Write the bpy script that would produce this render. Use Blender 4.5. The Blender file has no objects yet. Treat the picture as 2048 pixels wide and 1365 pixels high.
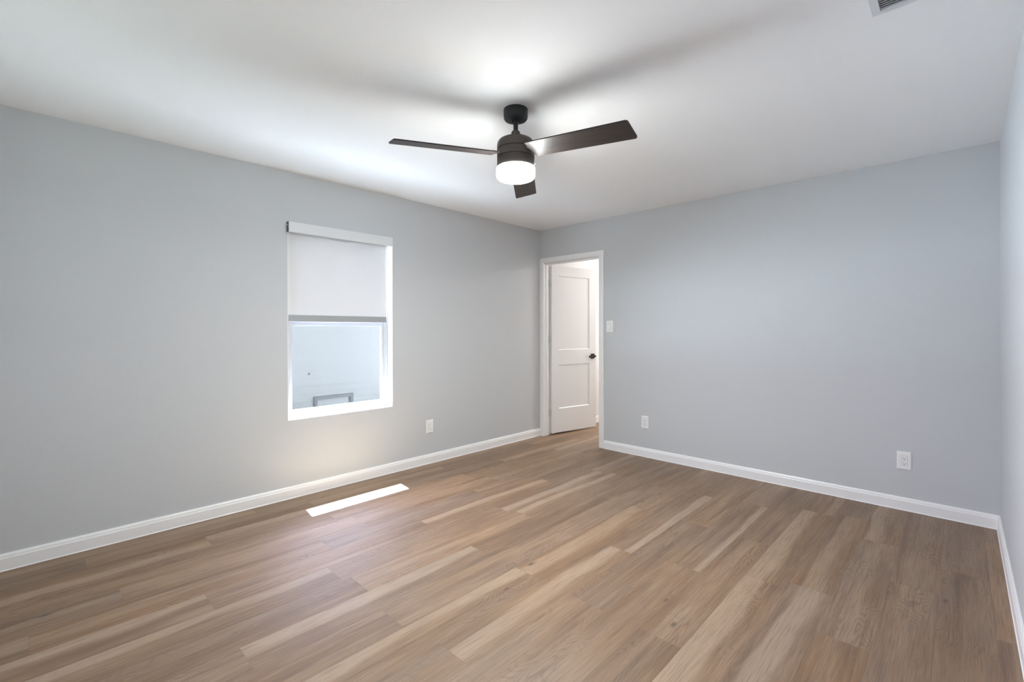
import bpy, bmesh, math, random
from mathutils import Vector, Matrix

scene = bpy.context.scene
C = scene.collection
random.seed(7)

# ------------------------------------------------------------------ camera
F_PX, CY_PX, YAW, ROLL = 929.55, 659.98, 0.7678, -0.0011
cam_data = bpy.data.cameras.new('camera')
cam = bpy.data.objects.new('camera', cam_data)
C.objects.link(cam)
cam_data.sensor_fit = 'HORIZONTAL'
cam_data.sensor_width = 36.0
cam_data.lens = 36.0 * F_PX / 2048.0
cam_data.shift_y = (CY_PX - 682.5) / 2048.0
cam_data.clip_start = 0.02
cam.location = (3.6074, -4.2233, 1.2588)
cam.rotation_euler = (Matrix.Rotation(YAW, 3, 'Z') @ Matrix.Rotation(math.pi / 2, 3, 'X') @ Matrix.Rotation(ROLL, 3, 'Z')).to_euler()
scene.camera = cam

# ------------------------------------------------------------------ light and exposure
SUN = 254.0
SKY = 2.4          # open blue sky
HAZE = 19.3
FAN_GLASS = 452.0
FAN_SIDE = 0.25
FAN_COL = (0.935, 0.985, 0.985)
HALL = 150.0
scene.view_settings.view_transform = 'Standard'
scene.view_settings.look = 'None'
scene.view_settings.gamma = 1.0
scene.view_settings.use_curve_mapping = False
scene.view_settings.exposure = 0.0

world = bpy.data.worlds.new('sky')
scene.world = world
world.use_nodes = True
wb = world.node_tree.nodes['Background']
_N, _L = world.node_tree.nodes, world.node_tree.links
_tc = _N.new('ShaderNodeTexCoord')
_dot = _N.new('ShaderNodeVectorMath'); _dot.operation = 'DOT_PRODUCT'
_dot.inputs[1].default_value = Vector((-1.0, 0.10, 0.25)).normalized()
_mr = _N.new('ShaderNodeMapRange'); _mr.interpolation_type = 'SMOOTHSTEP'
_mr.inputs['From Min'].default_value = 0.10; _mr.inputs['From Max'].default_value = 0.75
_mix = _N.new('ShaderNodeMix'); _mix.data_type = 'RGBA'
_mix.inputs[6].default_value = (0.80 * SKY, 0.91 * SKY, 1.05 * SKY, 1)
_mix.inputs[7].default_value = (0.94 * HAZE, 0.955 * HAZE, 1.34 * HAZE, 1)
_L.new(_tc.outputs['Generated'], _dot.inputs[0])
_L.new(_dot.outputs['Value'], _mr.inputs['Value'])
_L.new(_mr.outputs['Result'], _mix.inputs[0])
_L.new(_mix.outputs[2], wb.inputs['Color'])
wb.inputs['Strength'].default_value = 1.0

sun_d = bpy.data.lights.new('sun', 'SUN')
sun_d.energy = SUN
sun_d.angle = math.radians(0.53)
sun_d.color = (0.82, 1.0, 1.19)
sun = bpy.data.objects.new('sun', sun_d)
sun.rotation_euler = Vector((1.0, -0.135, -1.86)).to_track_quat('-Z', 'Y').to_euler()
sun.location = (-4, 0, 8)
C.objects.link(sun)

try:
    cy = scene.cycles
    cy.use_denoising = True
    cy.sample_clamp_indirect = 0.0
    cy.sample_clamp_direct = 0.0
    cy.max_bounces = 12
    cy.diffuse_bounces = 8
    cy.transparent_max_bounces = 12
    cy.use_guiding = True
    cy.use_surface_guiding = True
    cy.use_adaptive_sampling = False
    cy.caustics_reflective = False
    cy.caustics_refractive = False
except Exception:
    pass

# ------------------------------------------------------------------ helpers
def new_mat(name):
    m = bpy.data.materials.new(name)
    m.use_nodes = True
    return m, m.node_tree.nodes, m.node_tree.links, m.node_tree.nodes['Principled BSDF']

def simple(name, col, rough=0.5, metal=0.0, spec=0.5, bump=None):
    m, N, L, b = new_mat(name)
    b.inputs['Base Color'].default_value = (*col, 1)
    b.inputs['Roughness'].default_value = rough
    b.inputs['Metallic'].default_value = metal
    b.inputs['Specular IOR Level'].default_value = spec
    tc = N.new('ShaderNodeTexCoord')
    nz = N.new('ShaderNodeTexNoise')
    sc, st, dist = bump if bump else (60.0, 0.02, 0.001)
    nz.inputs['Scale'].default_value = sc
    nz.inputs['Detail'].default_value = 3.0
    L.new(tc.outputs['Object'], nz.inputs['Vector'])
    bp = N.new('ShaderNodeBump')
    bp.inputs['Strength'].default_value = st
    bp.inputs['Distance'].default_value = dist
    L.new(nz.outputs['Fac'], bp.inputs['Height'])
    L.new(bp.outputs['Normal'], b.inputs['Normal'])
    return m

def obj(name, bm, mat, parent=None, smooth=False, bevel=0.0, seg=2, loc=None):
    me = bpy.data.meshes.new(name)
    bmesh.ops.recalc_face_normals(bm, faces=bm.faces)
    bm.to_mesh(me)
    bm.free()
    me.materials.append(mat)
    o = bpy.data.objects.new(name, me)
    C.objects.link(o)
    if loc is not None:
        o.location = loc
    if parent is not None:
        o.parent = parent
    if bevel:
        md = o.modifiers.new('edges', 'BEVEL')
        md.width = bevel
        md.segments = seg
        md.limit_method = 'ANGLE'
        md.angle_limit = math.radians(40)
    if smooth:
        for p in me.polygons:
            p.use_smooth = True
        try:
            me.set_sharp_from_angle(angle=math.radians(38))
        except Exception:
            pass
    return o

def box(bm, x0, x1, y0, y1, z0, z1):
    v = [bm.verts.new(p) for p in ((x0, y0, z0), (x1, y0, z0), (x1, y1, z0), (x0, y1, z0),
                                   (x0, y0, z1), (x1, y0, z1), (x1, y1, z1), (x0, y1, z1))]
    for f in ((3, 2, 1, 0), (4, 5, 6, 7), (0, 1, 5, 4), (1, 2, 6, 5), (2, 3, 7, 6), (3, 0, 4, 7)):
        bm.faces.new([v[i] for i in f])

def bx(*a):
    bm = bmesh.new()
    box(bm, *a)
    return bm

def boxes(lst):
    bm = bmesh.new()
    for a in lst:
        box(bm, *a)
    return bm

def lathe(prof, n=64, origin=(0, 0, 0), axis='Z'):
    """prof: (radius, height) pairs; closed at the ends where the radius is 0."""
    bm = bmesh.new()
    rings = []
    for r, z in prof:
        if r < 1e-6:
            rings.append([bm.verts.new((0, 0, z))])
        else:
            rings.append([bm.verts.new((r * math.cos(2 * math.pi * i / n), r * math.sin(2 * math.pi * i / n), z)) for i in range(n)])
    for a, b in zip(rings, rings[1:]):
        for i in range(n):
            j = (i + 1) % n
            if len(a) == 1 and len(b) == 1:
                continue
            if len(a) == 1:
                bm.faces.new((a[0], b[i], b[j]))
            elif len(b) == 1:
                bm.faces.new((a[i], b[0], a[j]))
            else:
                bm.faces.new((a[i], a[j], b[j], b[i]))
    if axis == 'X':
        bmesh.ops.rotate(bm, cent=(0, 0, 0), matrix=Matrix.Rotation(math.pi / 2, 3, 'Y'), verts=bm.verts)
    if axis == 'Y':
        bmesh.ops.rotate(bm, cent=(0, 0, 0), matrix=Matrix.Rotation(-math.pi / 2, 3, 'X'), verts=bm.verts)
    bmesh.ops.translate(bm, vec=origin, verts=bm.verts)
    return bm

def prism(prof, p0, p1, out):
    """sweep a (distance from the wall, height) profile from p0 to p1; out = unit vector away from the wall."""
    bm = bmesh.new()
    ends = []
    for p in (p0, p1):
        ends.append([bm.verts.new((p[0] + out[0] * d, p[1] + out[1] * d, p[2] + h)) for d, h in prof])
    n = len(prof)
    for i in range(n):
        j = (i + 1) % n
        bm.faces.new((ends[0][i], ends[0][j], ends[1][j], ends[1][i]))
    bm.faces.new(ends[0])
    bm.faces.new(list(reversed(ends[1])))
    return bm

def tag(o, label=None, cat=None, group=None, kind=None):
    if label: o['label'] = label
    if cat: o['category'] = cat
    if group: o['group'] = group
    if kind: o['kind'] = kind
    return o

def empty(name, loc, rz=0.0):
    o = bpy.data.objects.new(name, None)
    C.objects.link(o)
    o.location = loc
    o.rotation_euler = (0, 0, rz)
    o.empty_display_size = 0.05
    return o

# ------------------------------------------------------------------ materials
M = {}
M['wall'] = simple('grey_paint', (0.58, 0.592, 0.602), 0.62, bump=(150.0, 0.32, 0.002))
M['ceiling'] = simple('ceiling_paint', (0.92, 0.92, 0.92), 0.75, bump=(110.0, 0.22, 0.002))
M['hallpaint'] = simple('hall_paint', (0.80, 0.79, 0.78), 0.7, bump=(150.0, 0.08, 0.0015))
M['trim'] = simple('white_trim_paint', (0.88, 0.87, 0.86), 0.35)
M['door'] = simple('white_door_paint', (0.80, 0.795, 0.79), 0.38)
M['vinyl'] = simple('white_vinyl', (0.50, 0.50, 0.50), 0.35)
M['plastic'] = simple('white_plastic', (0.86, 0.855, 0.845), 0.3)
M['slot'] = simple('slot_dark', (0.05, 0.05, 0.05), 0.6)
M['black'] = simple('black_metal', (0.018, 0.017, 0.016), 0.42, spec=0.4)
M['bronze'] = simple('dark_bronze_paint', (0.085, 0.070, 0.062), 0.55, spec=0.4)
M['canopy'] = simple('matte_black_paint', (0.022, 0.023, 0.024), 0.5, spec=0.4)
M['groove'] = simple('groove_black', (0.008, 0.008, 0.008), 0.6)
M['hinge'] = simple('painted_hinge', (0.72, 0.71, 0.70), 0.35)
M['bar'] = simple('grey_hem_bar', (0.36, 0.365, 0.37), 0.45)
M['valance'] = simple('white_valance', (0.74, 0.75, 0.755), 0.5)
M['bracket'] = simple('dark_bracket', (0.06, 0.07, 0.07), 0.45)
M['vent'] = simple('vent_paint', (0.70, 0.71, 0.72), 0.5)
M['vent_dark'] = simple('duct_grey', (0.42, 0.42, 0.43), 0.8)
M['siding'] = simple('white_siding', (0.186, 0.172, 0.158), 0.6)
M['siding_trim'] = simple('grey_house_trim', (0.082, 0.076, 0.076), 0.6)
M['soffit'] = simple('soffit_paint', (0.6, 0.6, 0.6), 0.7)
M['roof'] = simple('roof_shingle', (0.09, 0.085, 0.08), 0.9, bump=(40.0, 0.5, 0.01))
M['concrete'] = simple('bounce_concrete', (0.70, 0.70, 0.69), 0.85, bump=(20.0, 0.3, 0.004))  # kept pale so the unseen ground reflects sun indoors
M['fascia'] = simple('dark_fascia', (0.05, 0.048, 0.045), 0.7)
M['bounce_paver'] = simple('bounce_pavers', (0.46, 0.46, 0.46), 0.85, bump=(20.0, 0.3, 0.004))  # for the unseen paving that bounces sun up to the ceiling
M['lawn_bounce'] = simple('bounce_grass', (0.050, 0.052, 0.042), 0.9, bump=(60.0, 0.6, 0.01))  # tone sets how much sun reflects in behind the camera
M['brick'] = simple('low_bounce_brick', (0.05, 0.042, 0.038), 0.9, bump=(25.0, 0.5, 0.004))  # dark so the sunlit outer wall throws little light on the siding
M['earth'] = simple('low_bounce_mulch', (0.028, 0.026, 0.022), 0.95, bump=(30.0, 0.6, 0.02))  # unseen ground, made near black to limit bounce onto the siding

def blade_mat():
    m, N, L, b = new_mat('dark_walnut_blade')
    tc = N.new('ShaderNodeTexCoord')
    mp = N.new('ShaderNodeMapping')
    mp.inputs['Scale'].default_value = (3, 70, 70)
    nz = N.new('ShaderNodeTexNoise')
    nz.inputs['Scale'].default_value = 1.0
    nz.inputs['Detail'].default_value = 5
    cr = N.new('ShaderNodeValToRGB')
    cr.color_ramp.elements[0].position = 0.3
    cr.color_ramp.elements[0].color = (0.021, 0.015, 0.013, 1)
    cr.color_ramp.elements[1].position = 0.75
    cr.color_ramp.elements[1].color = (0.045, 0.033, 0.028, 1)
    L.new(tc.outputs['Object'], mp.inputs['Vector'])
    L.new(mp.outputs['Vector'], nz.inputs['Vector'])
    L.new(nz.outputs['Fac'], cr.inputs['Fac'])
    L.new(cr.outputs['Color'], b.inputs['Base Color'])
    b.inputs['Roughness'].default_value = 0.48
    b.inputs['Specular IOR Level'].default_value = 0.38
    return m
M['blade'] = blade_mat()

def glass_mat():
    m, N, L, b = new_mat('window_glass')
    out = N['Material Output']
    tr = N.new('ShaderNodeBsdfTransparent')
    tr.inputs['Color'].default_value = (0.93, 0.95, 0.95, 1)
    gl = N.new('ShaderNodeBsdfGlossy')
    gl.inputs['Roughness'].default_value = 0.02
    lw = N.new('ShaderNodeLayerWeight')
    lw.inputs['Blend'].default_value = 0.5
    pw = N.new('ShaderNodeMath'); pw.operation = 'POWER'; pw.inputs[1].default_value = 5.0
    ma = N.new('ShaderNodeMath'); ma.operation = 'MULTIPLY_ADD'; ma.inputs[1].default_value = 0.9; ma.inputs[2].default_value = 0.035
    L.new(lw.outputs['Facing'], pw.inputs[0])
    L.new(pw.outputs[0], ma.inputs[0])
    mx = N.new('ShaderNodeMixShader')
    L.new(ma.outputs[0], mx.inputs['Fac'])
    L.new(tr.outputs['BSDF'], mx.inputs[1])
    L.new(gl.outputs['BSDF'], mx.inputs[2])
    L.new(mx.outputs['Shader'], out.inputs['Surface'])
    N.remove(b)
    return m
M['glass'] = glass_mat()

def fabric_mat():
    m, N, L, b = new_mat('shade_fabric')
    out = N['Material Output']
    tc = N.new('ShaderNodeTexCoord')
    mp = N.new('ShaderNodeMapping')
    mp.inputs['Scale'].default_value = (1, 420, 420)
    nz = N.new('ShaderNodeTexNoise')
    nz.inputs['Scale'].default_value = 0.5
    nz.inputs['Detail'].default_value = 3
    cr = N.new('ShaderNodeValToRGB')
    cr.color_ramp.elements[0].color = (0.74, 0.742, 0.742, 1)
    cr.color_ramp.elements[1].color = (0.84, 0.842, 0.84, 1)
    L.new(tc.outputs['Object'], mp.inputs['Vector'])
    L.new(mp.outputs['Vector'], nz.inputs['Vector'])
    L.new(nz.outputs['Fac'], cr.inputs['Fac'])
    tl = N.new('ShaderNodeBsdfTranslucent')
    df = N.new('ShaderNodeBsdfDiffuse')
    L.new(cr.outputs['Color'], tl.inputs['Color'])
    L.new(cr.outputs['Color'], df.inputs['Color'])
    mx = N.new('ShaderNodeMixShader')
    mx.inputs['Fac'].default_value = 0.10
    L.new(df.outputs['BSDF'], mx.inputs[1])
    L.new(tl.outputs['BSDF'], mx.inputs[2])
    L.new(mx.outputs['Shader'], out.inputs['Surface'])
    N.remove(b)
    return m
M['fabric'] = fabric_mat()

def emit_mat(name, col, strength):
    m, N, L, b = new_mat(name)
    b.inputs['Base Color'].default_value = (0.85, 0.84, 0.82, 1)
    b.inputs['Roughness'].default_value = 0.4
    b.inputs['Emission Color'].default_value = (*col, 1)
    b.inputs['Emission Strength'].default_value = strength
    return m
M['fanglass'] = emit_mat('lit_opal_glass', FAN_COL, FAN_GLASS)
M['fanside'] = emit_mat('lit_opal_glass_rim', FAN_COL, FAN_GLASS * FAN_SIDE)
M['hallglass'] = emit_mat('lit_hall_glass', (1.0, 0.98, 0.955), HALL)

# -------- plank floor material: every plank carries its own tone and light sapwood band
KNOTS = [(2.725, -2.32, 0.020), (1.948, -2.358, 0.022), (1.955, -0.885, 0.016), (3.555, -1.285, 0.018), (2.02, -2.62, 0.014),
         (0.70, -4.18, 0.02), (2.62, -2.17, 0.014)]

def floor_mat():
    m, N, L, b = new_mat('oak_vinyl_plank')
    def math_(op, a, c=None, d=None, clamp=False):
        n = N.new('ShaderNodeMath')
        n.operation = op
        n.use_clamp = clamp
        for i, v in enumerate((a, c, d)):
            if v is None: continue
            if isinstance(v, (int, float)): n.inputs[i].default_value = v
            else: L.new(v, n.inputs[i])
        return n.outputs[0]
    def comb(x, y, z):
        n = N.new('ShaderNodeCombineXYZ')
        for i, v in enumerate((x, y, z)):
            if isinstance(v, (int, float)): n.inputs[i].default_value = v
            else: L.new(v, n.inputs[i])
        return n.outputs[0]
    def noise(vec, scale=1.0, detail=2.0, rough=0.5):
        n = N.new('ShaderNodeTexNoise')
        n.inputs['Scale'].default_value = scale
        n.inputs['Detail'].default_value = detail
        n.inputs['Roughness'].default_value = rough
        L.new(vec, n.inputs['Vector'])
        return n.outputs['Fac']
    def smooth(v, a, c, lo=0.0, hi=1.0):
        n = N.new('ShaderNodeMapRange')
        n.interpolation_type = 'SMOOTHSTEP'
        for k, q in (('From Min', a), ('From Max', c), ('To Min', lo), ('To Max', hi)):
            if isinstance(q, (int, float)): n.inputs[k].default_value = q
            else: L.new(q, n.inputs[k])
        L.new(v, n.inputs['Value'])
        return n.outputs['Result']
    def mix(f, a, c, mode='MIX'):
        n = N.new('ShaderNodeMix')
        n.data_type = 'RGBA'
        n.blend_type = mode
        if isinstance(f, (int, float)): n.inputs[0].default_value = f
        else: L.new(f, n.inputs[0])
        for i, v in ((6, a), (7, c)):
            if isinstance(v, tuple): n.inputs[i].default_value = (*v, 1)
            else: L.new(v, n.inputs[i])
        return n.outputs[2]
    def attr(name):
        n = N.new('ShaderNodeAttribute')
        n.attribute_name = name
        return n
    geo = N.new('ShaderNodeNewGeometry')
    sp = N.new('ShaderNodeSeparateXYZ')
    L.new(geo.outputs['Position'], sp.inputs[0])
    X, Y = sp.outputs[0], sp.outputs[1]
    uvn = N.new('ShaderNodeUVMap')
    uvn.uv_map = 'plank'
    su = N.new('ShaderNodeSeparateXYZ')
    L.new(uvn.outputs[0], su.inputs[0])
    U, V = su.outputs[0], su.outputs[1]          # metres inside the plank
    a1 = attr('tone'); s1 = N.new('ShaderNodeSeparateColor'); L.new(a1.outputs['Color'], s1.inputs[0])
    tone, seed, warm = s1.outputs[0], s1.outputs[1], s1.outputs[2]
    a2 = attr('band'); s2 = N.new('ShaderNodeSeparateColor'); L.new(a2.outputs['Color'], s2.inputs[0])
    b0, b1, bs = s2.outputs[0], s2.outputs[1], s2.outputs[2]
    off = math_('MULTIPLY', seed, 61.0)
    px = math_('ADD', U, off)
    # knots bend the grain and darken their heart
    kd = None; kc = None
    for kx, ky, r in KNOTS:
        dx = math_('SUBTRACT', X, kx); dy = math_('MULTIPLY', math_('SUBTRACT', Y, ky), 0.42)
        d2 = math_('ADD', math_('MULTIPLY', dx, dx), math_('MULTIPLY', dy, dy))
        g = math_('POWER', 2.718, math_('MULTIPLY', d2, -1.0 / (r * r * 7.0)))
        h = math_('POWER', 2.718, math_('MULTIPLY', d2, -1.0 / (r * r * 0.22)))
        kd = g if kd is None else math_('ADD', kd, g)
        kc = h if kc is None else math_('ADD', kc, h)
    # broad figure
    n1 = noise(comb(math_('MULTIPLY', px, 11.0), math_('MULTIPLY', V, 1.5), off), 1.0, 3.0)
    n2 = noise(comb(math_('MULTIPLY', px, 46.0), math_('MULTIPLY', V, 1.3), off), 1.0, 4.0, 0.55)
    n3 = noise(comb(math_('MULTIPLY', px, 330.0), math_('MULTIPLY', V, 7.0), off), 1.0, 2.0, 0.55)
    fld = noise(comb(math_('MULTIPLY', px, 9.0), math_('MULTIPLY', V, 2.3), math_('ADD', off, 4.0)), 1.0, 1.5, 0.45)
    fld = math_('ADD', math_('MULTIPLY', fld, 23.0), math_('MULTIPLY', kd, 3.2))
    fld = math_('ADD', fld, math_('MULTIPLY', n2, 0.8))
    ring = math_('ABSOLUTE', math_('SUBTRACT', math_('FRACT', fld), 0.5))        # 0..0.5
    ringmask = smooth(noise(comb(math_('MULTIPLY', px, 7.0), math_('MULTIPLY', V, 1.6), math_('ADD', off, 9.0)), 1.0, 1.0), 0.50, 0.66)
    ringmask = math_('MAXIMUM', ringmask, math_('MULTIPLY', kd, 0.9), clamp=True)
    drift = noise(comb(math_('MULTIPLY', px, 5.0), math_('MULTIPLY', V, 2.0), math_('ADD', off, 17.0)), 1.0, 2.0)
    # light sapwood band
    un = math_('DIVIDE', U, 0.1797)
    wob = math_('MULTIPLY', math_('SUBTRACT', noise(comb(off, math_('MULTIPLY', V, 1.4), 3.0), 1.0, 2.0), 0.5), 0.55)
    uw = math_('ADD', un, wob)
    band = math_('MULTIPLY', smooth(uw, math_('SUBTRACT', b0, 0.06), math_('ADD', b0, 0.05)),
                 smooth(uw, math_('SUBTRACT', b1, 0.10), math_('ADD', b1, 0.10), 1.0, 0.0))
    band = math_('MULTIPLY', band, bs)
    # colour
    base = mix(smooth(n1, 0.30, 0.72), (0.222, 0.134, 0.078), (0.325, 0.212, 0.134))
    base = mix(math_('MULTIPLY', smooth(n2, 0.50, 0.70), 0.62), base, (0.140, 0.084, 0.052))
    base = mix(math_('MULTIPLY', smooth(n2, 0.25, 0.47, 1.0, 0.0), 0.5), base, (0.39, 0.268, 0.180))
    base = mix(math_('MULTIPLY', math_('MULTIPLY', smooth(ring, 0.0, 0.22, 1.0, 0.0), ringmask), 0.50), base, (0.115, 0.068, 0.042))
    base = mix(math_('MULTIPLY', math_('MULTIPLY', smooth(ring, 0.36, 0.5), ringmask), 0.26), base, (0.36, 0.26, 0.185))
    base = mix(math_('MULTIPLY', band, 0.72), base, (0.465, 0.342, 0.246))
    base = mix(math_('MULTIPLY', smooth(n3, 0.50, 0.64), 0.40), base, (0.115, 0.068, 0.042))
    base = mix(math_('MULTIPLY', smooth(n3, 0.28, 0.42, 1.0, 0.0), 0.28), base, (0.45, 0.325, 0.226))
    base = mix(math_('MULTIPLY', kc, 0.85, clamp=True), base, (0.055, 0.034, 0.024))
    hs = N.new('ShaderNodeHueSaturation')
    L.new(base, hs.inputs['Color'])
    L.new(math_('ADD', 0.72, math_('MULTIPLY', tone, 0.25)), hs.inputs['Value'])
    L.new(math_('ADD', math_('ADD', 0.93, math_('MULTIPLY', warm, 0.14)), math_('MULTIPLY', drift, 0.26)), hs.inputs['Saturation'])
    col = hs.outputs['Color']
    # seams
    le = attr('plen').outputs['Fac']
    e = math_('MINIMUM', math_('MINIMUM', U, math_('SUBTRACT', 0.1797, U)), math_('MINIMUM', V, math_('SUBTRACT', le, V)))
    seam = smooth(e, 0.0003, 0.0016, 1.0, 0.0)
    col = mix(math_('MULTIPLY', seam, 0.28), col, (0.09, 0.06, 0.042))
    L.new(col, b.inputs['Base Color'])
    L.new(math_('ADD', 0.40, math_('MULTIPLY', n3, 0.16)), b.inputs['Roughness'])
    b.inputs['Specular IOR Level'].default_value = 1.0
    bp = N.new('ShaderNodeBump')
    bp.inputs['Strength'].default_value = 0.35
    bp.inputs['Distance'].default_value = 0.0006
    L.new(math_('SUBTRACT', n3, math_('MULTIPLY', seam, 1.5)), bp.inputs['Height'])
    L.new(bp.outputs['Normal'], b.inputs['Normal'])
    return m
M['floor'] = floor_mat()

# ------------------------------------------------------------------ dimensions (metres)
H = 2.44            # ceiling
RX = 3.785          # right wall
FY = -4.83          # front wall, behind the camera
WT = 0.12           # exterior wall thickness
BT = 0.10           # partition thickness
WY0, WY1, WZ0, WZ1 = -2.893, -2.003, 0.579, 2.066     # window opening in the left wall
DX0, DX1, DZ = 0.057, 0.828, 2.04                     # door opening
HX0, HX1, HY1 = 0.04, 1.45, 2.9                       # hall

# ------------------------------------------------------------------ floor
def build_floor():
    bm = bmesh.new()
    uv = bm.loops.layers.uv.new('plank')
    tone = bm.loops.layers.float_color.new('tone')
    band = bm.loops.layers.float_color.new('band')
    plen = bm.faces.layers.float.new('plen')
    W, B0, LEN = 0.1797, 0.117, 1.205
    phase = {0: -4.35, 1: -4.018, 2: -3.487, 3: -4.02, 4: -3.925, 5: -3.024, 6: -3.648, 7: -3.134, 8: -3.093, 9: -2.445, 10: -3.129,
             11: -2.443, 12: -3.085, 13: -2.445, 14: -1.818, 15: -1.237, 16: -0.475, 17: -1.60, 18: -0.748, 19: -1.24, 20: -0.9, 21: -1.5}
    # (row, a y inside the plank): band start, band end (0..1 across the plank), strength, tone
    bands = {(6, -1.8): (0.18, 0.50, 1.0, .62), (7, -1.3): (0.46, 0.82, .95, .5), (8, -1.2): (0.10, 0.42, 1.0, .5),
             (12, -1.3): (0.72, 1.20, 1.0, .55), (14, -1.2): (0.76, 1.2, 1.0, .45), (16, -1.0): (-.2, 0.42, .95, .42),
             (16, -2.2): (-.2, 0.52, .9, .55), (18, -0.3): (0.08, 0.45, .9, .42), (17, -2.2): (0.22, 0.72, .75, .45),
             (17, -1.0): (0.30, 0.75, .55, .40), (9, -3.0): (-.2, 0.36, .95, .55), (11, -3.0): (-.2, 0.34, 1.0, .50),
             (12, -2.5): (0.30, 0.74, .85, .6), (11, -1.8): (0.12, 0.62, .7, .60), (2, -4.0): (0.55, 0.95, .9, .42),
             (2, -3.0): (-.2, 0.36, .8, .5), (6, -4.2): (-.2, 0.34, .9, .55), (7, -3.6): (-.2, 0.34, .9, .5),
             (5, -4.5): (0.10, 0.62, .6, .5), (3, 0.1): (0.20, 0.55, .9, .6), (2, -0.5): (0.55, 1.0, .8, .55),
             (7, 0.0): (0.15, 0.50, .8, .45), (15, -1.8): (0.25, 0.60, .4, .45), (4, -3.2): (0.1, 0.5, .35, .62),
             (10, -2.6): (0.6, 0.9, .25, .5), (13, -1.8): (.2, .5, .15, .36), (13, -3.0): (.1, .5, .3, .55), (3, -3.4): (.5, .8, .3, .3),
             (14, -2.4): (.3, .6, .2, .45), (15, -0.7): (.2, .5, .15, .35), (19, -0.6): (.3, .7, .2, .33), (19, -1.8): (.2, .5, .1, .28),
             (18, -1.4): (.4, .7, .2, .38), (18, -2.6): (.2, .5, .25, .45), (4, -2.2): (.2, .7, .45, .65), (10, -1.4): (.5, .9, .25, .5)}
    rnd = random.Random(5)
    ymin, ymax = FY, HY1
    for r in range(0, 22):
        x0, x1 = B0 + (r - 1) * W, B0 + r * W
        j = phase[r]
        while j > ymin: j -= LEN
        while j < ymax:
            y0, y1 = max(j, ymin), min(j + LEN, ymax)
            if y1 - y0 > 1e-4:
                t, b0, b1, bs = rnd.random(), rnd.uniform(0, .7), 0, rnd.uniform(0, .25)
                b1 = b0 + rnd.uniform(.2, .45)
                if rnd.random() < .25: bs = rnd.uniform(.3, .7)
                for (rr, yy), q in bands.items():
                    if rr == r and y0 <= yy < y1:
                        b0, b1, bs, t = q
                sd, wm = rnd.random(), rnd.random()
                xa, xb = max(x0, -0.06), min(x1, RX + 0.06)
                vs = [bm.verts.new(p) for p in ((xa, y0, 0), (xb, y0, 0), (xb, y1, 0), (xa, y1, 0))]
                f = bm.faces.new(vs)
                f[plen] = LEN
                for lp, (xx, yy) in zip(f.loops, ((xa, y0), (xb, y0), (xb, y1), (xa, y1))):
                    lp[uv].uv = (xx - x0, yy - j)
                    lp[tone] = (t, sd, wm, 1)
                    lp[band] = (b0, b1, bs, 1)
            j += LEN
    me = bpy.data.meshes.new('floor')
    bm.to_mesh(me)
    bm.free()
    me.materials.append(M['floor'])
    o = bpy.data.objects.new('floor', me)
    C.objects.link(o)
    return tag(o, 'wood-look plank floor running from the bedroom into the hall', 'floor', kind='structure')
build_floor()
tag(obj('trim_1', bx(-0.12, RX + .12, FY - .12, HY1 + .1, -0.45, -0.004), M['soffit']), 'concrete slab edge under the plank floor', 'slab', kind='structure')

# ------------------------------------------------------------------ walls and ceiling
def struct(name, bm, mat, label, cat):
    return tag(obj(name, bm, mat), label, cat, kind='structure')

struct('wall_left', boxes([(-WT, 0, FY, WY0, 0, H), (-WT, 0, WY1, BT, 0, H), (-WT, 0, WY0, WY1, 0, WZ0), (-WT, 0, WY0, WY1, WZ1, H)]),
       M['wall'], 'grey painted wall holding the window', 'wall')
struct('wall_back', boxes([(0, DX0, 0, BT, 0, H), (DX1, RX, 0, BT, 0, H), (DX0, DX1, 0, BT, DZ, H)]),
       M['wall'], 'grey painted wall with the doorway and light switch', 'wall')
struct('wall_right', bx(RX, RX + BT, FY, BT, 0, H), M['wall'], 'grey painted wall at the right edge of the room', 'wall')
struct('wall_exterior', boxes([(-WT - .03, -WT, FY - WT, WY0 - .02, -.45, H), (-WT - .03, -WT, WY1 + .02, 1.5, -.45, H), (-WT - .03, -WT, WY0 - .02, WY1 + .02, -.45, WZ0 - .02), (-WT - .03, -WT, WY0 - .02, WY1 + .02, WZ1 + .02, H)]),
       M['brick'], 'dark brick cladding outside the window wall, added to cut bounced light', 'wall')  # added outer layer, absorbs sun that would brighten the neighbouring siding
# front wall, behind the camera, with an unseen window added for fill light
GX0, GX1, GZ0, GZ1 = 0.8, 1.9, 0.9, 2.05
ADDED_WINDOW = True
if ADDED_WINDOW:
    struct('wall_front', boxes([(-WT, GX0, FY - WT, FY, 0, H), (GX1, RX + BT, FY - WT, FY, 0, H), (GX0, GX1, FY - WT, FY, 0, GZ0), (GX0, GX1, FY - WT, FY, GZ1, H)]),
           M['wall'], 'grey painted wall behind the viewpoint', 'wall')
else:
    struct('wall_front', bx(-WT, RX + BT, FY - WT, FY, 0, H), M['wall'], 'grey painted wall behind the viewpoint', 'wall')
struct('ceiling', bx(-WT, RX + BT, FY - WT, BT, H, H + 0.08), M['ceiling'], 'white textured bedroom ceiling', 'ceiling')

# hall beyond the door
struct('wall_hall_left', bx(HX0 - 0.1, HX0, BT, HY1, 0, H), M['hallpaint'], 'pale hall wall behind the open door', 'wall')
struct('wall_hall_right', bx(HX1, HX1 + 0.1, BT, HY1, 0, H), M['hallpaint'], 'pale hall wall out of sight past the doorway', 'wall')
struct('wall_hall_end', bx(HX0 - 0.1, HX1 + 0.1, HY1, HY1 + 0.1, 0, H), M['hallpaint'], 'pale wall at the end of the hall', 'wall')
struct('ceiling_hall', bx(HX0 - 0.1, HX1 + 0.1, BT, HY1 + 0.1, H, H + 0.08), M['ceiling'], 'white hall ceiling', 'ceiling')

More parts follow.
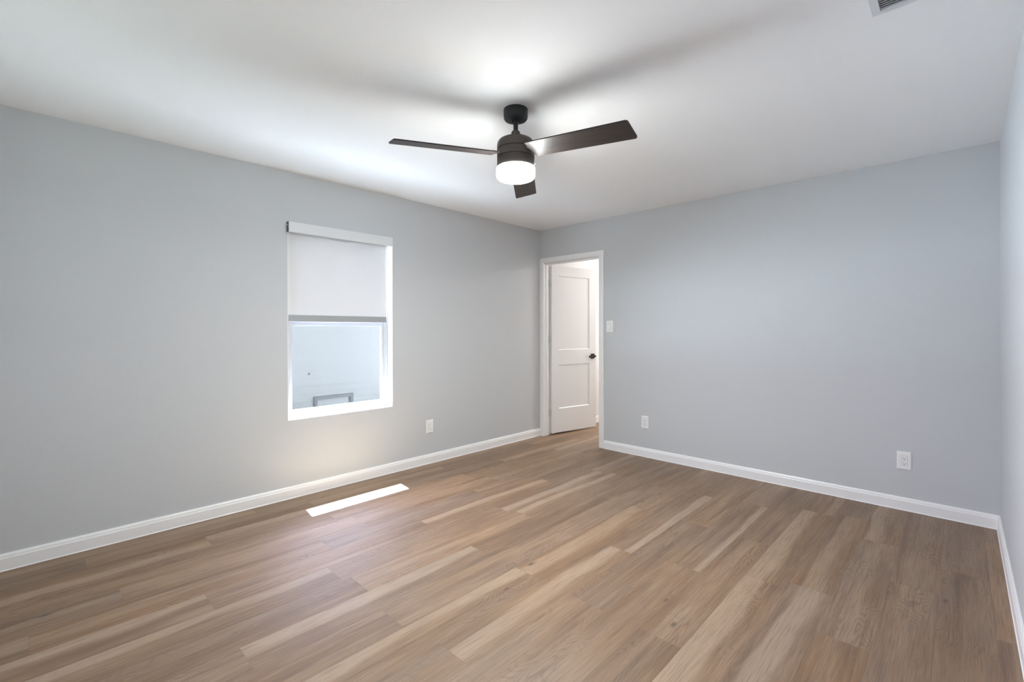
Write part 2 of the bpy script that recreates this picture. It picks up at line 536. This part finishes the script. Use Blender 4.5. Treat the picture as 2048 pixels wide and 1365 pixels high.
# ------------------------------------------------------------------ baseboards
BB = [(0, 0), (0.0165, 0), (0.0165, 0.0015), (0.0135, 0.0055), (0.0135, 0.064), (0.0115, 0.068), (0.0105, 0.072), (0.0100, 0.078), (0.0075, 0.083), (0.005, 0.088), (0, 0.088)]
struct('baseboard_left', prism(BB, (0, FY, 0), (0, -0.0155, 0), (1, 0)), M['trim'], 'white baseboard along the window wall', 'baseboard')
struct('baseboard_back', prism(BB, (0.887, 0, 0), (RX, 0, 0), (0, -1)), M['trim'], 'white baseboard along the wall with two outlets', 'baseboard')
struct('baseboard_right', prism(BB, (RX, FY, 0), (RX, 0, 0), (-1, 0)), M['trim'], 'white baseboard along the right wall', 'baseboard')
struct('baseboard_front', prism(BB, (0, FY, 0), (RX, FY, 0), (0, 1)), M['trim'], 'white baseboard behind the viewpoint', 'baseboard')
struct('baseboard_hall', prism(BB, (HX0, BT + .02, 0), (HX0, HY1, 0), (1, 0)), M['trim'], 'white baseboard in the hall beyond the door', 'baseboard')

# ------------------------------------------------------------------ door casing, door
def casing():
    prof = [(0, 0), (0.010, 0), (0.0135, 0.006), (0.0135, 0.014), (0.0155, 0.020), (0.0155, 0.050), (0.012, 0.057), (0, 0.057)]   # depth, across (inner -> outer)
    bm = bmesh.new()
    # path along the inner edge of the casing: up the left leg, across, down the right leg (mitred)
    xi0, xi1, zi = 0.058, 0.828, 2.047
    pts = [((xi0, 0), (-1, 0)), ((xi0, zi), (-1, 1)), ((xi1, zi), (1, 1)), ((xi1, 0), (1, 0))]
    rings = []
    for (x, z), (dx, dz) in pts:
        rings.append([bm.verts.new((x + dx * a, -d, z + dz * a)) for d, a in prof])
    n = len(prof)
    for r0, r1 in zip(rings, rings[1:]):
        for i in range(n):
            bm.faces.new((r0[i], r0[(i + 1) % n], r1[(i + 1) % n], r1[i]))
    bm.faces.new(rings[0]); bm.faces.new(list(reversed(rings[-1])))
    return bm
struct('trim_2', casing(), M['trim'], 'white door casing around the doorway', 'door casing')

door = tag(empty('door_1', (DX0, BT + 0.005, 0)), 'white two panel door standing open into the hall', 'door', kind='structure')
def dpart(name, bm, mat, par, **k):
    """part given in world coordinates, parented to an empty at the door base"""
    bmesh.ops.translate(bm, vec=(-DX0, -(BT + 0.005), 0), verts=bm.verts)
    return obj(name, bm, mat, par, **k)
dpart('door_jamb', boxes([(DX0, DX0 + .004, 0.0, BT, 0, DZ - .004), (DX1 - .004, DX1, 0.0, BT, 0, DZ - .004), (DX0, DX1, 0.0, BT, DZ - .004, DZ),
                          (DX0 + .004, DX0 + .014, 0.030, 0.062, 0, DZ - .014), (DX1 - .014, DX1 - .004, 0.030, 0.062, 0, DZ - .014),
                          (DX0 + .004, DX1 - .004, 0.030, 0.062, DZ - .014, DZ - .004)]), M['trim'], door, bevel=0.0015)
ANG = math.radians(78.5)
def slab():
    """door leaf lying closed along +x from its hinge edge; the room face is y = -0.040"""
    w, t0, t1, z0, z1 = 0.728, -0.040, -0.005, 0.020, 2.026
    st, tr, lr0, lr1, br = 0.112, 1.908, 0.835, 1.014, 0.306
    d = 0.009
    bm = boxes([(0.003, st, t0, t1, z0, z1), (w - st, w, t0, t1, z0, z1), (st, w - st, t0, t1, z0, br), (st, w - st, t0, t1, lr0, lr1), (st, w - st, t0, t1, tr, z1)])
    for a, b_ in ((br, lr0), (lr1, tr)):
        box(bm, st, w - st, t0 + d, t1 - d, a, b_)
        s = 0.008    # sloped sticking round the recess on both faces
        for (yo, yi) in ((t0, t0 + d), (t1, t1 - d)):
            o_ = [(st, a), (w - st, a), (w - st, b_), (st, b_)]
            i_ = [(st + s, a + s), (w - st - s, a + s), (w - st - s, b_ - s), (st + s, b_ - s)]
            vo = [bm.verts.new((p[0], yo, p[1])) for p in o_]
            vi = [bm.verts.new((p[0], yi, p[1])) for p in i_]
            for q in range(4):
                bm.faces.new((vo[q], vo[(q + 1) % 4], vi[(q + 1) % 4], vi[q]))
    return bm
leaf = obj('door_leaf', slab(), M['door'], door)
leaf.rotation_euler = (0, 0, ANG)
def leaf_part(name, bm, mat, par=leaf, **k):
    return obj(name, bm, mat, par, **k)
# lever handle, sub-part of the leaf
hz, hx = 0.922, 0.668
lev = bmesh.new()
box(lev, hx - .031, hx + .031, -0.049, -0.040, hz - .031, hz + .031)
bmesh.ops.bevel(lev, geom=[e for e in lev.edges], offset=0.003, segments=2, affect='EDGES')
nk = lathe([(0, -.036), (.0125, -.036), (.0125, .0), (0, .0)], 24, (hx, -0.049, hz), 'Y')
tmp = bpy.data.meshes.new('t'); nk.to_mesh(tmp); nk.free(); lev.from_mesh(tmp)
l2 = bx(hx - .104, hx + .013, -0.097, -0.083, hz - .0115, hz + .0115)
bmesh.ops.bevel(l2, geom=[e for e in l2.edges], offset=0.003, segments=2, affect='EDGES')
tmp = bpy.data.meshes.new('t'); l2.to_mesh(tmp); l2.free(); lev.from_mesh(tmp)
hd = leaf_part('door_handle', lev, M['black'])
tag(hd, 'black lever handle on a square plate')
for hzc in (0.265, 1.145, 1.815):
    hb = boxes([(-0.034, 0.000, -0.006, -0.0035, hzc - .045, hzc + .045)])
    kn = lathe([(0, hzc - .046), (.0062, hzc - .046), (.0062, hzc + .046), (0, hzc + .046)], 16, (0.0, 0.0, 0))
    tmp = bpy.data.meshes.new('t'); kn.to_mesh(tmp); kn.free()
    kb = bmesh.new(); kb.from_mesh(tmp)
    box(kb, 0.0008, 0.0036, -0.034, 0.0, hzc - .045, hzc + .045)          # plate on the leaf edge
    plate = obj('hinge', kb, M['hinge'], door)
    plate.rotation_euler = (0, 0, ANG)
    hb.free()
# plates on the jamb side
for hzc in (0.265, 1.145, 1.815):
    obj('hinge_plate', bx(0.0042, 0.0065, -0.037, -0.002, hzc - .045, hzc + .045), M['hinge'], door)

# ------------------------------------------------------------------ window
win = tag(empty('window_1', (0, (WY0 + WY1) / 2, WZ0)), 'white single hung window half covered by the roller shade', 'window', kind='structure')
def wpart(name, bm, mat, par=None, **k):
    bmesh.ops.translate(bm, vec=(0, -(WY0 + WY1) / 2, -WZ0), verts=bm.verts)
    return obj(name, bm, mat, par or win, **k)
SZ = 0.585                                                    # sill top
wpart('window_sill', bx(-0.078, 0.0005, WY0, WY1, WZ0, SZ), M['trim'])
wpart('window_jamb', boxes([(-0.078, 0.0005, WY0, WY0 + .004, SZ, WZ1 - .004), (-0.078, 0.0005, WY1 - .004, WY1, SZ, WZ1 - .004), (-0.078, 0.0005, WY0, WY1, WZ1 - .004, WZ1)]), M['trim'])
fy0, fy1 = WY0 + 0.004, WY1 - 0.004
wpart('window_frame', boxes([(-0.120, -0.078, fy0, fy0 + .034, SZ - .018, WZ1), (-0.120, -0.078, fy1 - .036, fy1, SZ - .018, WZ1),
                             (-0.120, -0.078, fy0 + .034, fy1 - .036, SZ - .018, SZ + .027), (-0.120, -0.078, fy0 + .034, fy1 - .036, WZ1 - .04, WZ1),
                             (-0.084, -0.073, fy0 + .004, fy0 + .018, SZ, WZ1), (-0.084, -0.073, fy1 - .018, fy1 - .004, SZ, WZ1)]), M['vinyl'], bevel=0.0015)
sy0, sy1 = fy0 + .035, fy1 - .037
low = wpart('lower_sash', boxes([(-0.104, -0.080, sy0, sy0 + .024, SZ + .029, 1.325), (-0.104, -0.080, sy1 - .024, sy1, SZ + .029, 1.325),
                                 (-0.104, -0.080, sy0 + .024, sy1 - .024, SZ + .029, SZ + .058), (-0.104, -0.080, sy0 + .024, sy1 - .024, 1.292, 1.325),
                                 (-0.080, -0.074, sy0 + .004, sy1 - .004, SZ + .031, SZ + .037)]), M['vinyl'], bevel=0.002)
obj('pane', bx(-0.093, -0.089, sy0 + .02 - (WY0 + WY1) / 2, sy1 - .02 - (WY0 + WY1) / 2, SZ + .05 - WZ0, 1.30 - WZ0), M['glass'], low)
upp = wpart('upper_sash', boxes([(-0.120, -0.106, sy0, sy0 + .028, 1.29, WZ1 - .04), (-0.120, -0.106, sy1 - .028, sy1, 1.29, WZ1 - .04),
                                 (-0.120, -0.106, sy0 + .028, sy1 - .028, 1.29, 1.322), (-0.120, -0.106, sy0 + .028, sy1 - .028, WZ1 - .07, WZ1 - .04)]), M['vinyl'])
obj('pane', bx(-0.115, -0.111, sy0 + .02 - (WY0 + WY1) / 2, sy1 - .02 - (WY0 + WY1) / 2, 1.31 - WZ0, WZ1 - .06 - WZ0), M['glass'], upp)

if ADDED_WINDOW:  # added opening, unseen, brings daylight in from behind the camera
    added_win = tag(empty('added_window', ((GX0 + GX1) / 2, FY, GZ0)), 'white framed window behind the viewpoint, added for fill light', 'window', kind='structure')
    gm, gw, gh = (GX0 + GX1) / 2, (GX1 - GX0) / 2, GZ1 - GZ0
    obj('window_frame', boxes([(-gw, -gw + .04, -.11, -.06, 0, gh), (gw - .04, gw, -.11, -.06, 0, gh), (-gw + .04, gw - .04, -.11, -.06, 0, .04), (-gw + .04, gw - .04, -.11, -.06, gh - .04, gh),
                               (-gw + .04, gw - .04, -.10, -.07, gh / 2 - .02, gh / 2 + .02)]), M['vinyl'], added_win)
    obj('pane', bx(-gw + .03, gw - .03, -.087, -.083, .03, gh - .03), M['glass'], added_win)

# ------------------------------------------------------------------ roller shade
shade = tag(empty('roller_shade', (0, (WY0 + WY1) / 2, 2.03)), 'white roller shade pulled halfway down the window', 'window shade')
def spart(name, bm, mat, par=None, **k):
    bmesh.ops.translate(bm, vec=(0, -(WY0 + WY1) / 2, -2.03), verts=bm.verts)
    return obj(name, bm, mat, par or shade, **k)
VY0, VY1 = WY0 - 0.0055, -2.022
spart('valance', boxes([(0.024, 0.030, VY0 + .004, VY1, 1.988, 2.066), (0.001, 0.024, VY0 + .004, VY1, 2.061, 2.066)]), M['valance'], bevel=0.002)
eb = spart('end_bracket', bx(0.001, 0.026, VY0, VY0 + .004, 1.990, 2.065), M['bracket'])
tag(eb, 'dark end bracket of the shade')
spart('pin', lathe([(0, -.004), (.005, -.004), (.005, 0), (0, 0)], 16, (0.012, VY0, 2.041), 'Y'), M['plastic'], eb)
spart('end_bracket', bx(0.001, 0.024, VY1 - .003, VY1, 1.990, 2.061), M['valance'])
spart('roller', lathe([(0, -.41), (.021, -.41), (.021, .41), (0, .41)], 32, (-0.018, (WY0 + WY1) / 2, 2.030), 'Y'), M['fabric'], smooth=True)
FYA, FYB = -2.884, -2.042
spart('fabric', bx(-0.0412, -0.0404, FYA, FYB, 1.372, 2.032), M['fabric'])
spart('hem_bar', bx(-0.047, -0.034, FYA, FYB, 1.322, 1.374), M['bar'], bevel=0.004)
# pull chain along the right jamb and its tension clip
ch = bmesh.new()
for dx_ in (-0.030, -0.018):
    z = 0.97
    while z < 1.985:
        bmesh.ops.create_icosphere(ch, subdivisions=1, radius=0.0016, matrix=Matrix.Translation((dx_, WY1 - .014, z)))
        z += 0.0075
spart('pull_chain', ch, M['plastic'])
clip = boxes([(-0.034, -0.012, WY1 - .020, WY1 - .005, 0.915, 0.975)])
spart('chain_clip', clip, M['plastic'], bevel=0.004)

# ------------------------------------------------------------------ ceiling fan
FX, FYC = 1.889, -2.413
fan = tag(empty('ceiling_fan', (FX, FYC, H)), 'dark bronze three blade ceiling fan with a lit white drum light', 'ceiling fan')
K = 1.0263
def z_(v): return 0.0 if v > 2.4395 else 1.2588 + (v - 1.2588) * K - H
def sc(pr): return [(r * K, z) for r, z in pr]
obj('canopy', lathe(sc([(0, z_(2.44)), (.060, z_(2.44)), (.0635, z_(2.437)), (.0635, z_(2.375)), (.062, z_(2.364)), (.057, z_(2.357)), (.048, z_(2.3545)), (.030, z_(2.354)), (.028, z_(2.351)), (.019, z_(2.351)), (.017, z_(2.362)), (0, z_(2.362))])), M['canopy'], fan, smooth=True)
for a in (2.7, 5.9):
    sc_ = lathe([(0, 0), (.0035, 0), (.0035, .004), (0, .005)], 10, (0, 0, 0), 'X')
    bmesh.ops.rotate(sc_, cent=(0, 0, 0), matrix=Matrix.Rotation(a, 3, 'Z'), verts=sc_.verts)
    bmesh.ops.translate(sc_, vec=(math.cos(a) * .063, math.sin(a) * .063, z_(2.415)), verts=sc_.verts)
    obj('canopy_screw', sc_, M['canopy'], fan)
obj('downrod', lathe(sc([(0, z_(2.375)), (.0125, z_(2.375)), (.0125, z_(2.262)), (0, z_(2.262))]), 32), M['canopy'], fan, smooth=True)
obj('coupling_cover', lathe(sc([(.0126, z_(2.298)), (.018, z_(2.298)), (.0225, z_(2.293)), (.026, z_(2.280)), (.027, z_(2.262)), (.034, z_(2.254)), (.0126, z_(2.254))]), 40), M['bronze'], fan, smooth=True)
mot = obj('motor_housing', lathe(sc([(0, z_(2.256)), (.060, z_(2.256)), (.075, z_(2.2535)), (.087, z_(2.247)), (.0950, z_(2.236)), (.0978, z_(2.222)), (.0978, z_(2.200)), (.0945, z_(2.199)),
                            (.0945, z_(2.196)), (.0978, z_(2.195)), (.0978, z_(2.157)), (.0945, z_(2.156)), (.0945, z_(2.153)), (.0978, z_(2.152)), (.0978, z_(2.107)), (.094, z_(2.104)), (0, z_(2.104))]), 96), M['bronze'], fan, smooth=True)
lc = obj('light_cover', lathe(sc([(0, z_(2.1035)), (.0985, z_(2.1035)), (.1000, z_(2.101)), (.1000, z_(2.064)), (.0985, z_(2.057)), (.094, z_(2.0510)), (.087, z_(2.0475)), (.074, z_(2.0455)), (0, z_(2.0445))]), 96), M['fanglass'], fan, smooth=True)
lc.data.materials.append(M['fanside'])
for p_ in lc.data.polygons:
    if p_.center.z > z_(2.058): p_.material_index = 1
# small reverse switch on the side of the housing
sw = bx(.096, .103, -.006, .006, z_(2.118), z_(2.136))
bmesh.ops.rotate(sw, cent=(0, 0, 0), matrix=Matrix.Rotation(math.radians(33), 3, 'Z'), verts=sw.verts)
obj('reverse_switch', sw, M['plastic'], fan)
def blade():
    """flat blade along +x, pitched, drooping slightly; outline with rounded tip corners"""
    r0, r1, rc = 0.109, 0.656, 0.0145
    c0, c1, off = 0.0635, 0.0706, -0.0225
    pts = [(r0, -c0)]
    for q in range(7):
        a = -math.pi / 2 + q * math.pi / 12
        pts.append((r1 - rc + rc * math.cos(a), -c1 + rc + rc * math.sin(a)))
    for q in range(7):
        a = q * math.pi / 12
        pts.append((r1 - rc + rc * math.cos(a), c1 - rc + rc * math.sin(a)))
    pts.append((r0, c0))
    bm = bmesh.new()
    t = 0.0032
    lo = [bm.verts.new((x, y, -t)) for x, y in pts]
    hi = [bm.verts.new((x, y, t)) for x, y in pts]
    bm.faces.new(list(reversed(lo))); bm.faces.new(hi)
    n = len(pts)
    for i in range(n):
        bm.faces.new((lo[i], lo[(i + 1) % n], hi[(i + 1) % n], hi[i]))
    bmesh.ops.rotate(bm, cent=(0, 0, 0), matrix=Matrix.Rotation(-0.226, 3, 'X'), verts=bm.verts)
    bmesh.ops.translate(bm, vec=(0, off * math.cos(.226), 0.005), verts=bm.verts)
    for v in bm.verts:
        v.co.z += -0.030 * (v.co.x - .1) / .55
    return bm
bm0 = blade()
me0 = bpy.data.meshes.new('blade'); bmesh.ops.recalc_face_normals(bm0, faces=bm0.faces); bm0.to_mesh(me0); bm0.free(); me0.materials.append(M['blade'])
ib = bmesh.new()
box(ib, .085, .135, -.030, .022, -.006, .000)
bmesh.ops.rotate(ib, cent=(0, 0, 0), matrix=Matrix.Rotation(-0.226, 3, 'X'), verts=ib.verts)
mei = bpy.data.meshes.new('blade_iron'); bmesh.ops.recalc_face_normals(ib, faces=ib.faces); bmesh.ops.translate(ib, vec=(0, -.015, .012), verts=ib.verts); ib.to_mesh(mei); ib.free(); mei.materials.append(M['bronze'])
for a in (9.33, 129.33, 249.33):
    b_ = bpy.data.objects.new('blade', me0); C.objects.link(b_); b_.parent = fan
    b_.location = (0, 0, z_(2.169)); b_.rotation_euler = (0, 0, math.radians(a))
    i_ = bpy.data.objects.new('blade_iron', mei); C.objects.link(i_); i_.parent = b_

# ------------------------------------------------------------------ ceiling vent
vent = tag(empty('ceiling_vent', (3.365, -2.018, H)), 'white louvred air vent on the ceiling near the right wall', 'vent')
vw, vd, fl = 0.36, 0.235, 0.030
def fr(x0, x1, y0, y1, z0, z1): return (x0, x1, -y1, -y0, -z1, -z0)
fb = bmesh.new()
ro = [(0, 0), (vw, 0), (vw, -vd), (0, -vd)]
ri = [(fl, -fl), (vw - fl, -fl), (vw - fl, -vd + fl), (fl, -vd + fl)]
rings = [[fb.verts.new((x, y, 0)) for x, y in ro], [fb.verts.new((x + (.004 if x == 0 else -.004), y + (-.004 if y == 0 else .004), -.006)) for x, y in ro],
         [fb.verts.new((x, y, -.009)) for x, y in ri], [fb.verts.new((x, y, -.001)) for x, y in ri]]
for a, b_ in zip(rings, rings[1:]):
    for i in range(4):
        fb.faces.new((a[i], a[(i + 1) % 4], b_[(i + 1) % 4], b_[i]))
obj('vent_frame', fb, M['vent'], vent)
obj('duct_opening', bx(fl, vw - fl, -vd + fl, -fl, -.0015, -.0005), M['vent_dark'], vent)
y = fl + .004
ns = 0
while y < vd - fl - .006:
    sb = bmesh.new()
    vs = [sb.verts.new(p) for p in ((fl, -y, -.0035), (vw - fl, -y, -.0035), (vw - fl, -y - .0126, -.0095), (fl, -y - .0126, -.0095),
                                    (fl, -y, -.0025), (vw - fl, -y, -.0025), (vw - fl, -y - .0126, -.0085), (fl, -y - .0126, -.0085))]
    for f in ((3, 2, 1, 0), (4, 5, 6, 7), (0, 1, 5, 4), (1, 2, 6, 5), (2, 3, 7, 6), (3, 0, 4, 7)):
        sb.faces.new([vs[i] for i in f])
    obj('louver', sb, M['vent'], vent)
    y += 0.0142
    ns += 1
obj('damper_lever', bx(.150, .215, -fl - .0005, -fl + .0035, -.0105, -.008), M['slot'], vent)

# ------------------------------------------------------------------ switch and outlets (plates in the xz plane facing -y)
def plate_bm():
    bm = bmesh.new()
    w, h = .0395, .0615
    a = [bm.verts.new((x, 0, z)) for x, z in ((-w, -h), (w, -h), (w, h), (-w, h))]
    b_ = [bm.verts.new((x, -.0045, z)) for x, z in ((-w + .001, -h + .001), (w - .001, -h + .001), (w - .001, h - .001), (-w + .001, h - .001))]
    c_ = [bm.verts.new((x, -.0070, z)) for x, z in ((-w + .006, -h + .006), (w - .006, -h + .006), (w - .006, h - .006), (-w + .006, h - .006))]
    for r0, r1 in ((a, b_), (b_, c_)):
        for i in range(4):
            bm.faces.new((r0[i], r0[(i + 1) % 4], r1[(i + 1) % 4], r1[i]))
    bm.faces.new(c_)
    bm.faces.new(list(reversed(a)))
    return bm
def screw(z): return lathe([(0, -.0012), (.0028, -.0010), (.0028, 0), (0, 0)], 14, (0, -.0070, z), 'Y')
switch = tag(empty('light_switch', (0.957, 0, 1.292)), 'white rocker light switch on the wall beside the doorway', 'light switch')
obj('wall_plate', plate_bm(), M['plastic'], switch)
rk = bmesh.new()
v = [rk.verts.new(p) for p in ((-.0165, -.0072, -.0335), (.0165, -.0072, -.0335), (.0165, -.0072, .0335), (-.0165, -.0072, .0335),
                               (-.0155, -.0115, -.0325), (.0155, -.0115, -.0325), (.0155, -.0085, .0325), (-.0155, -.0085, .0325))]
for f in ((3, 2, 1, 0), (4, 5, 6, 7), (0, 1, 5, 4), (1, 2, 6, 5), (2, 3, 7, 6), (3, 0, 4, 7)):
    rk.faces.new([v[i] for i in f])
obj('rocker', rk, M['plastic'], switch)
obj('rocker_gap', boxes([(-.0178, .0178, -.0073, -.0068, -.0348, .0348)]), M['bar'], switch)
for s in (-.048, .048): obj('plate_screw', screw(s), M['plastic'], switch)

def make_outlet():
    t = empty('wall_outlet', (0, 0, 0))
    obj('wall_plate', plate_bm(), M['plastic'], t)
    f_ = obj('receptacle', bx(-.0165, .0165, -.0088, -.0070, -.0335, .0335), M['plastic'], t, bevel=0.001)
    obj('receptacle_gap', bx(-.0175, .0175, -.0073, -.0068, -.0345, .0345), M['bar'], t)
    for zc in (.0185, -.0145):
        for sx, hh in ((-.0064, .0044), (.0064, .0036)):
            obj('socket_slot', bx(sx - .0011, sx + .0011, -.0091, -.0086, zc - hh, zc + hh), M['slot'], f_)
        obj('ground_hole', lathe([(0, -.0004), (.0028, -.0004), (.0028, .0002), (0, .0002)], 16, (0, -.0088, zc - .0115), 'Y'), M['slot'], f_)
    for s in (-.048, .048): obj('plate_screw', screw(s), M['plastic'], t)
    return t
def copy_tree(o, parent=None):
    c = o.copy()
    C.objects.link(c)
    c.parent = parent
    for chd in list(o.children):
        copy_tree(chd, c)
    return c
out0 = make_outlet()
spots = [((1.360, 0, 0.341), 0, 'white wall outlet nearest the doorway, below the light switch'),
         ((3.324, 0, 0.3445), 0, 'white wall outlet near the far right corner of the back wall'),
         ((0, -1.609, 0.3475), math.pi / 2, 'white wall outlet right of the window, low on the window wall')]
for i, (loc, rz, lab) in enumerate(spots):
    o = out0 if i == 0 else copy_tree(out0)
    o.location = loc
    o.rotation_euler = (0, 0, rz)
    tag(o, lab, 'outlet', 'wall outlets around the room')

# ------------------------------------------------------------------ hall ceiling light
hl = tag(empty('hall_ceiling_light', (0.95, 1.95, H)), 'round flush light on the hall ceiling past the doorway', 'ceiling light')
obj('light_base', lathe([(0, 0), (.15, 0), (.15, -.018), (0, -.018)], 48), M['trim'], hl, smooth=True)
obj('light_cover', lathe([(.14, -.018), (.14, -.035), (.12, -.058), (.07, -.070), (0, -.074)], 48), M['hallglass'], hl, smooth=True)

# ------------------------------------------------------------------ outside
NX = -3.2
GZ = -0.45
HY0 = -1.95          # house end placed for light; past it the driveway is put in for bounce
struct('ground', boxes([(-3.3, -WT, -14, 7, GZ - .1, GZ), (-14, -3.3, HY0 + .1, 7, GZ - .1, GZ)]), M['earth'], 'dark mulch strip between the two houses, made dark to limit bounce', 'ground')
struct('added_walkway', bx(-1.10, -WT - .03, -6, 3, GZ, GZ + .02), M['bounce_paver'], 'paved walkway out of view, put in to bounce sunlight up', 'added_walkway')  # added below the window, throws sunlight onto the ceiling
if ADDED_WINDOW:
    struct('added_lawn', bx(-WT, 8, -11, FY - WT, GZ, GZ + .02), M['lawn_bounce'], 'lawn out of view, put in to reflect sunlight indoors', 'added_lawn')  # added reflector outside the added window, never in view
struct('added_driveway', bx(-14, -3.3, -14, HY0 + .1, GZ - .1, GZ), M['concrete'], 'sunlit pale concrete driveway out of view, put in to bounce sunlight indoors', 'added_driveway')  # added sunlit reflector, lights the room through the gap by the house
house = tag(empty('neighbouring_house', (NX, -1, GZ)), 'white lap sided house seen through the window', 'house')
sid = bmesh.new()
zz, ex = GZ, 0.112
prof = []
while zz < 2.9:
    prof += [(0.012, zz), (0.002, zz + ex)]
    zz += ex
p = [(-6, GZ)] + prof + [(-6, prof[-1][1])]
r0 = [sid.verts.new((d, HY0 + 1, z - GZ)) for d, z in p]
r1 = [sid.verts.new((d, 7, z - GZ)) for d, z in p]
for i in range(len(p)):
    j = (i + 1) % len(p)
    sid.faces.new((r0[i], r0[j], r1[j], r1[i]))
sid.faces.new(r0); sid.faces.new(list(reversed(r1)))
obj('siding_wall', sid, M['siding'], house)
top = prof[-1][1] - GZ
rf = bmesh.new()
q = [(0.35, top - .05), (0.35, top + .08), (-3.5, top + 1.6), (-3.5, top + 1.47)]
ra = [rf.verts.new((x, HY0 + .7, z)) for x, z in q]; rb = [rf.verts.new((x, 7.3, z)) for x, z in q]
for i in range(4):
    rf.faces.new((ra[i], ra[(i + 1) % 4], rb[(i + 1) % 4], rb[i]))
rf.faces.new(ra); rf.faces.new(list(reversed(rb)))
obj('roof', rf, M['roof'], house)
# low framed opening on the siding
oy0, oy1, oz1, oz0, tw = -1.351 + 1, -0.746 + 1, 0.280 - GZ, 0.02, 0.046
opn = obj('vent_surround', boxes([(0.004, .030, oy0, oy0 + tw, oz0, oz1), (0.004, .030, oy1 - tw, oy1, oz0, oz1), (0.004, .030, oy0 + tw, oy1 - tw, oz1 - tw, oz1)]), M['siding_trim'], house)
tag(opn, 'grey framed opening low on the siding')
obj('hose_bib', lathe([(0, 0), (.014, 0), (.014, .012), (.007, .016), (.007, .03), (0, .03)], 16, (0.006, -0.42, 0.62 - GZ), 'X'), M['siding_trim'], house)
# our own roof overhang above the window: it cuts off the top of the sunbeam
struct('roof_eave', boxes([(-0.83, -WT, -6, 1.5, 2.47, 2.52), (-0.83, -0.80, -6, 1.5, 2.39, 2.56)]), M['fascia'], 'roof overhang outside above the window', 'eave')

for o in scene.objects:
    if o.type == 'MESH' and o.data.users and len(o.data.materials) == 0:
        o.data.materials.append(M['trim'])
